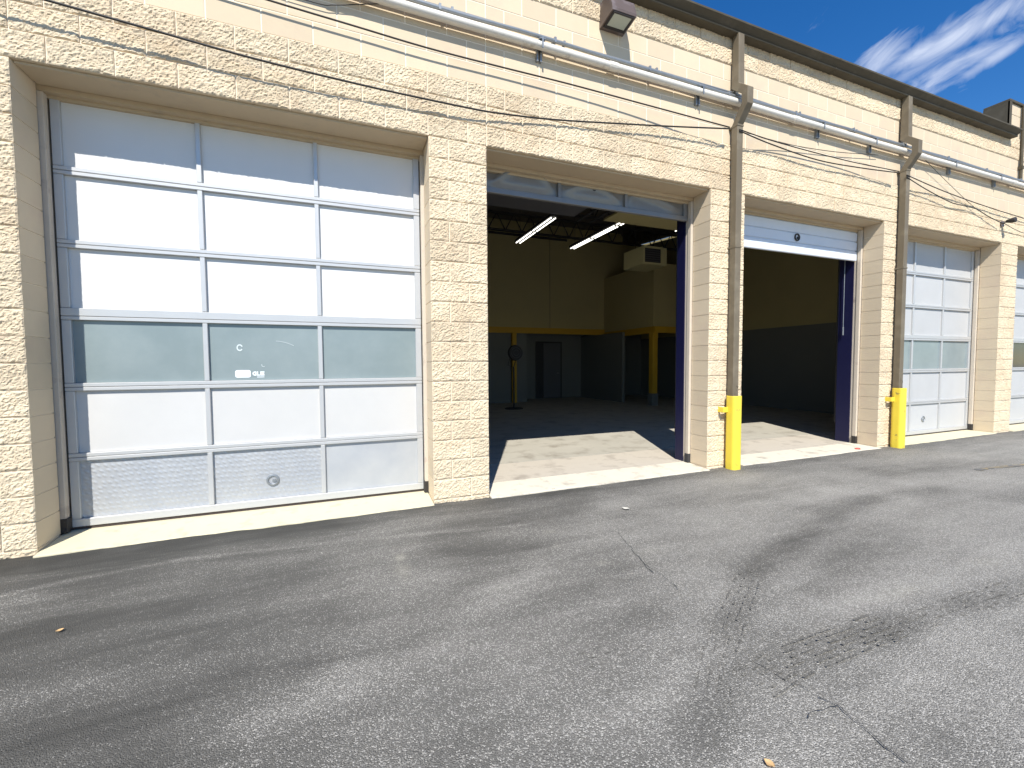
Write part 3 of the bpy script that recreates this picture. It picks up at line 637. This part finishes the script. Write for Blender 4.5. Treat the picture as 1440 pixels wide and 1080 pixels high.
MB().box(-.05, .05, -.035, -.028+.0, -.05, .05).lathe([(.05, .035), (.05, .0)], (0, 0, 0), 'y', 16).build('mount', 'bronze', fl)
MB().tube([(0, -.03, 0), (0, -.07, .02), (0, -.11, .03)], .012, 8).build('arm', 'boot', fl)
MB().lathe([(0, -.02), (.025, -.01), (.04, .04), (.05, .11), (.046, .115), (0, .115)], (0, -.09, .03), 'y', 16).build('lamp_head', 'boot', fl, smooth=True)
# conduits
pz = 4.772
def wavy(x): return .006*math.sin(x*1.1)+.004*math.sin(x*3.7)
cd = thing('conduit_pipe', 'thick white conduit pipe strapped along the whole upper wall', 'conduit')
MB().tube([(x, -.080, pz+.4*wavy(x)) for x in np.arange(-3, 18.3, .3)], .041, 14).build('pipe', 'white_pipe', cd, smooth=True)
for j in range(7): 
    x = -1.2+3.0*j+.35; MB().lathe([(.041, -.05), (.047, -.05), (.047, .05), (.041, .05)], (0, 0, 0), 'z', 14).build('coupling', 'white_pipe', cd, loc=(x, -.080, pz+.4*wavy(x))).rotation_euler = (0, math.pi/2, 0)
cx_list = [4.25, 1.3, 6.45, 8.7, 9.9, 12.1, 13.6]
for x in cx_list:
    z = pz+.4*wavy(x)
    MB().box(x-.03, x-.012, -.036, -.003, z-.13, z+.09).box(x+.012, x+.03, -.036, -.003, z-.13, z+.09).box(x-.035, x+.035, -.128, -.040, z+.043, z+.052).box(x-.008, x+.008, -.130, -.122, z-.05, z+.06).build('clamp', 'galv', cd)
def conduit(name, y, dz, r, label):
    t = thing(name, label, 'conduit')
    MB().tube([(x, y+.3*wavy(x*1.3+dz*50), pz+dz+wavy(x+dz*90)) for x in np.arange(-3, 18.3, .2)], r, 8).build('pipe', 'galv', t, smooth=True)
    for j in range(12):
        x = .4+1.25*j+dz*3; MB().box(x-.012, x+.012, y-r-.004, -.002, pz+dz-r-.004+wavy(x+dz*90), pz+dz+r+.012+wavy(x+dz*90)).build('clamp', 'galv', t)
    return t
conduit('conduit_tube', -.066, .090, .0195, 'thin grey conduit riding on top of the white pipe')
conduit('conduit_tube', -.030, .134, .013, 'thinnest grey conduit against the wall above the white pipe')
# slack cables
def cable(px, offs, r, label, smooth=3):
    pts = [atY(x, y, o) for (x, y), o in zip(px, offs)]
    out = []
    for i in range(len(pts)-1):
        p0, p1, p2, p3 = pts[max(i-1, 0)], pts[i], pts[i+1], pts[min(i+2, len(pts)-1)]
        for k in range(6):
            t = k/6; out.append(.5*((2*p1)+(p2-p0)*t+(2*p0-5*p1+4*p2-p3)*t*t+(3*p1-p0-3*p2+p3)*t**3))
    out.append(pts[-1])
    return MB().tube(out, r, 6).build('cable', 'black', smooth=True, label=label, category='cable', group='slack black cables on the wall')
L = lambda n, a, b: [a+(b-a)*i/(n-1) for i in range(n)]
cable([(-160, -62), (0, -18), (65, 0), (200, 38), (360, 83), (520, 122), (650, 150), (700, 159), (777, 168), (874, 174), (950, 178), (1026, 181)], [-.12, -.12, -.12, -.115, -.11, -.09, -.075, -.065, -.05, -.07, -.09, -.145], .0088, 'slack black cable sagging lowest across the split-face courses')
cable([(200, -55), (377, 0), (500, 37), (600, 67), (700, 93), (800, 118), (900, 145), (1026, 179)], [-.06, -.06, -.06, -.06, -.06, -.07, -.09, -.145], .0078, 'taut black cable crossing the smooth courses to the first downspout')
cable([(300, -40), (440, 3), (470, 7), (510, 6), (570, 4)], [-.03, -.03, -.035, -.05, -.075], .004, 'short black cable loop tucked up to the white pipe')
cable([(1040, 182), (1080, 196), (1140, 213), (1200, 228), (1264, 241)], [-.145, -.09, -.07, -.08, -.145], .007, 'upper black cable of the bundle between the two downspouts')
cable([(1040, 184), (1085, 203), (1150, 225), (1210, 236), (1264, 243)], [-.145, -.09, -.08, -.09, -.145], .008, 'lower drooping black cable between the two downspouts')
cable([(1040, 182), (1100, 201), (1170, 213), (1235, 218)], [-.145, -.06, -.04, -.04], .0045, 'thin black wire branching flat across the wall between downspouts')
cable([(1275, 246), (1318, 265), (1357, 280), (1398, 294), (1440, 307), (1490, 322)], [-.145, -.08, -.06, -.06, -.06, -.06], .0075, 'black cable running on from the second downspout over the last pier')
cable([(1275, 249), (1302, 266), (1336, 284), (1354, 289), (1373, 294), (1391, 305), (1410, 314)], [-.145, -.09, -.07, -.06, -.06, -.07, -.09], .0075, 'black cable from the second downspout ending at the small floodlight')
cable([(1293, 216), (1303, 227), (1330, 254), (1357, 280), (1373, 294)], [-.10, -.07, -.06, -.055, -.055], .004, 'thin black wire dropping diagonally from the conduit')
cable([(1412, 314), (1428, 323), (1445, 329), (1490, 338)], [-.09, -.06, -.05, -.05], .005, 'black cable leaving the small floodlight towards the dark-glazed bay')
# yellow guards round the downspout feet
for i, x in enumerate(DS):
    g = thing('pipe_guard', 'yellow steel pipe guard round a downspout foot, '+('between the two open bays' if i == 0 else 'beside the closed glazed door'), 'pipe guard', 'yellow guards on the downspout feet', (x-.012, -.122, gz(x)))
    R_, top = .079, .985
    gb = MB(); pr = rrect(-R_, R_, -R_, R_, .048, 7); n_ = len(pr); rings = [(1, 0), (1, top-.012), (.985, top-.003), (.95, top), (.91, top-.006), (.91, top-.30)]
    gb.add([(x_*k_, y_*k_, z_) for k_, z_ in rings for x_, y_ in pr], [(r_*n_+q_, r_*n_+(q_+1) % n_, (r_+1)*n_+(q_+1) % n_, (r_+1)*n_+q_) for r_ in range(len(rings)-1) for q_ in range(n_)]); gb.build('shell', 'yellow', g)
    MB().box(-.165, -.080, .020, .030, .765, .835, .002).box(-.165, -.153, .031, .114, .765, .835, .002).build('wall_bracket', 'yellow', g)
# litter on the lot
def litter(px, py, name, m, label, cat, s, rot):
    q = atZ(px, py, -.03); v = []; f = []
    n = 7
    for j in range(n):
        t = j/(n-1); wd = .42*math.sin(math.pi*min(.98, t*.94+.03))
        for k in (-1, 0, 1): v.append(((t-.5)*s, k*wd*s, .007+.10*s*abs(k)+.12*s*(t-.5)**2*4*.5))
    for j in range(n-1):
        for k in range(2): f.append((3*j+k, 3*j+3+k, 3*j+4+k, 3*j+1+k))
    nv = len(v); v += [(a, b, c+.0015) for a, b, c in v]; f += [tuple(i+nv for i in q_[::-1]) for q_ in f]
    o = MB().add(v, f).build(name, m, label=label, category=cat, loc=(q.x, q.y, gz(q.x))); o.rotation_euler.z = rot
litter(84, 885, 'dry_leaf', 'leaf', 'small curled brown leaf on dark asphalt before the closed white door', 'leaf', .032, .5)
litter(1082, 1074, 'dry_leaf', 'leaf', 'tan dry leaf beside the tyre marks on worn asphalt', 'leaf', .035, 1.9)
litter(880, 716, 'paper_scrap', 'scrap', 'pale scrap lying on the asphalt before the first open bay', 'litter', .07, -.7)
litter(1206, 633, 'plastic_scrap', 'red', 'red scrap beside the pier of the second open bay', 'litter', .10, .2)
litter(778, 688, 'pebble_chip', 'boot', 'dark chip on the concrete edge of the first open bay', 'litter', .035, .2)
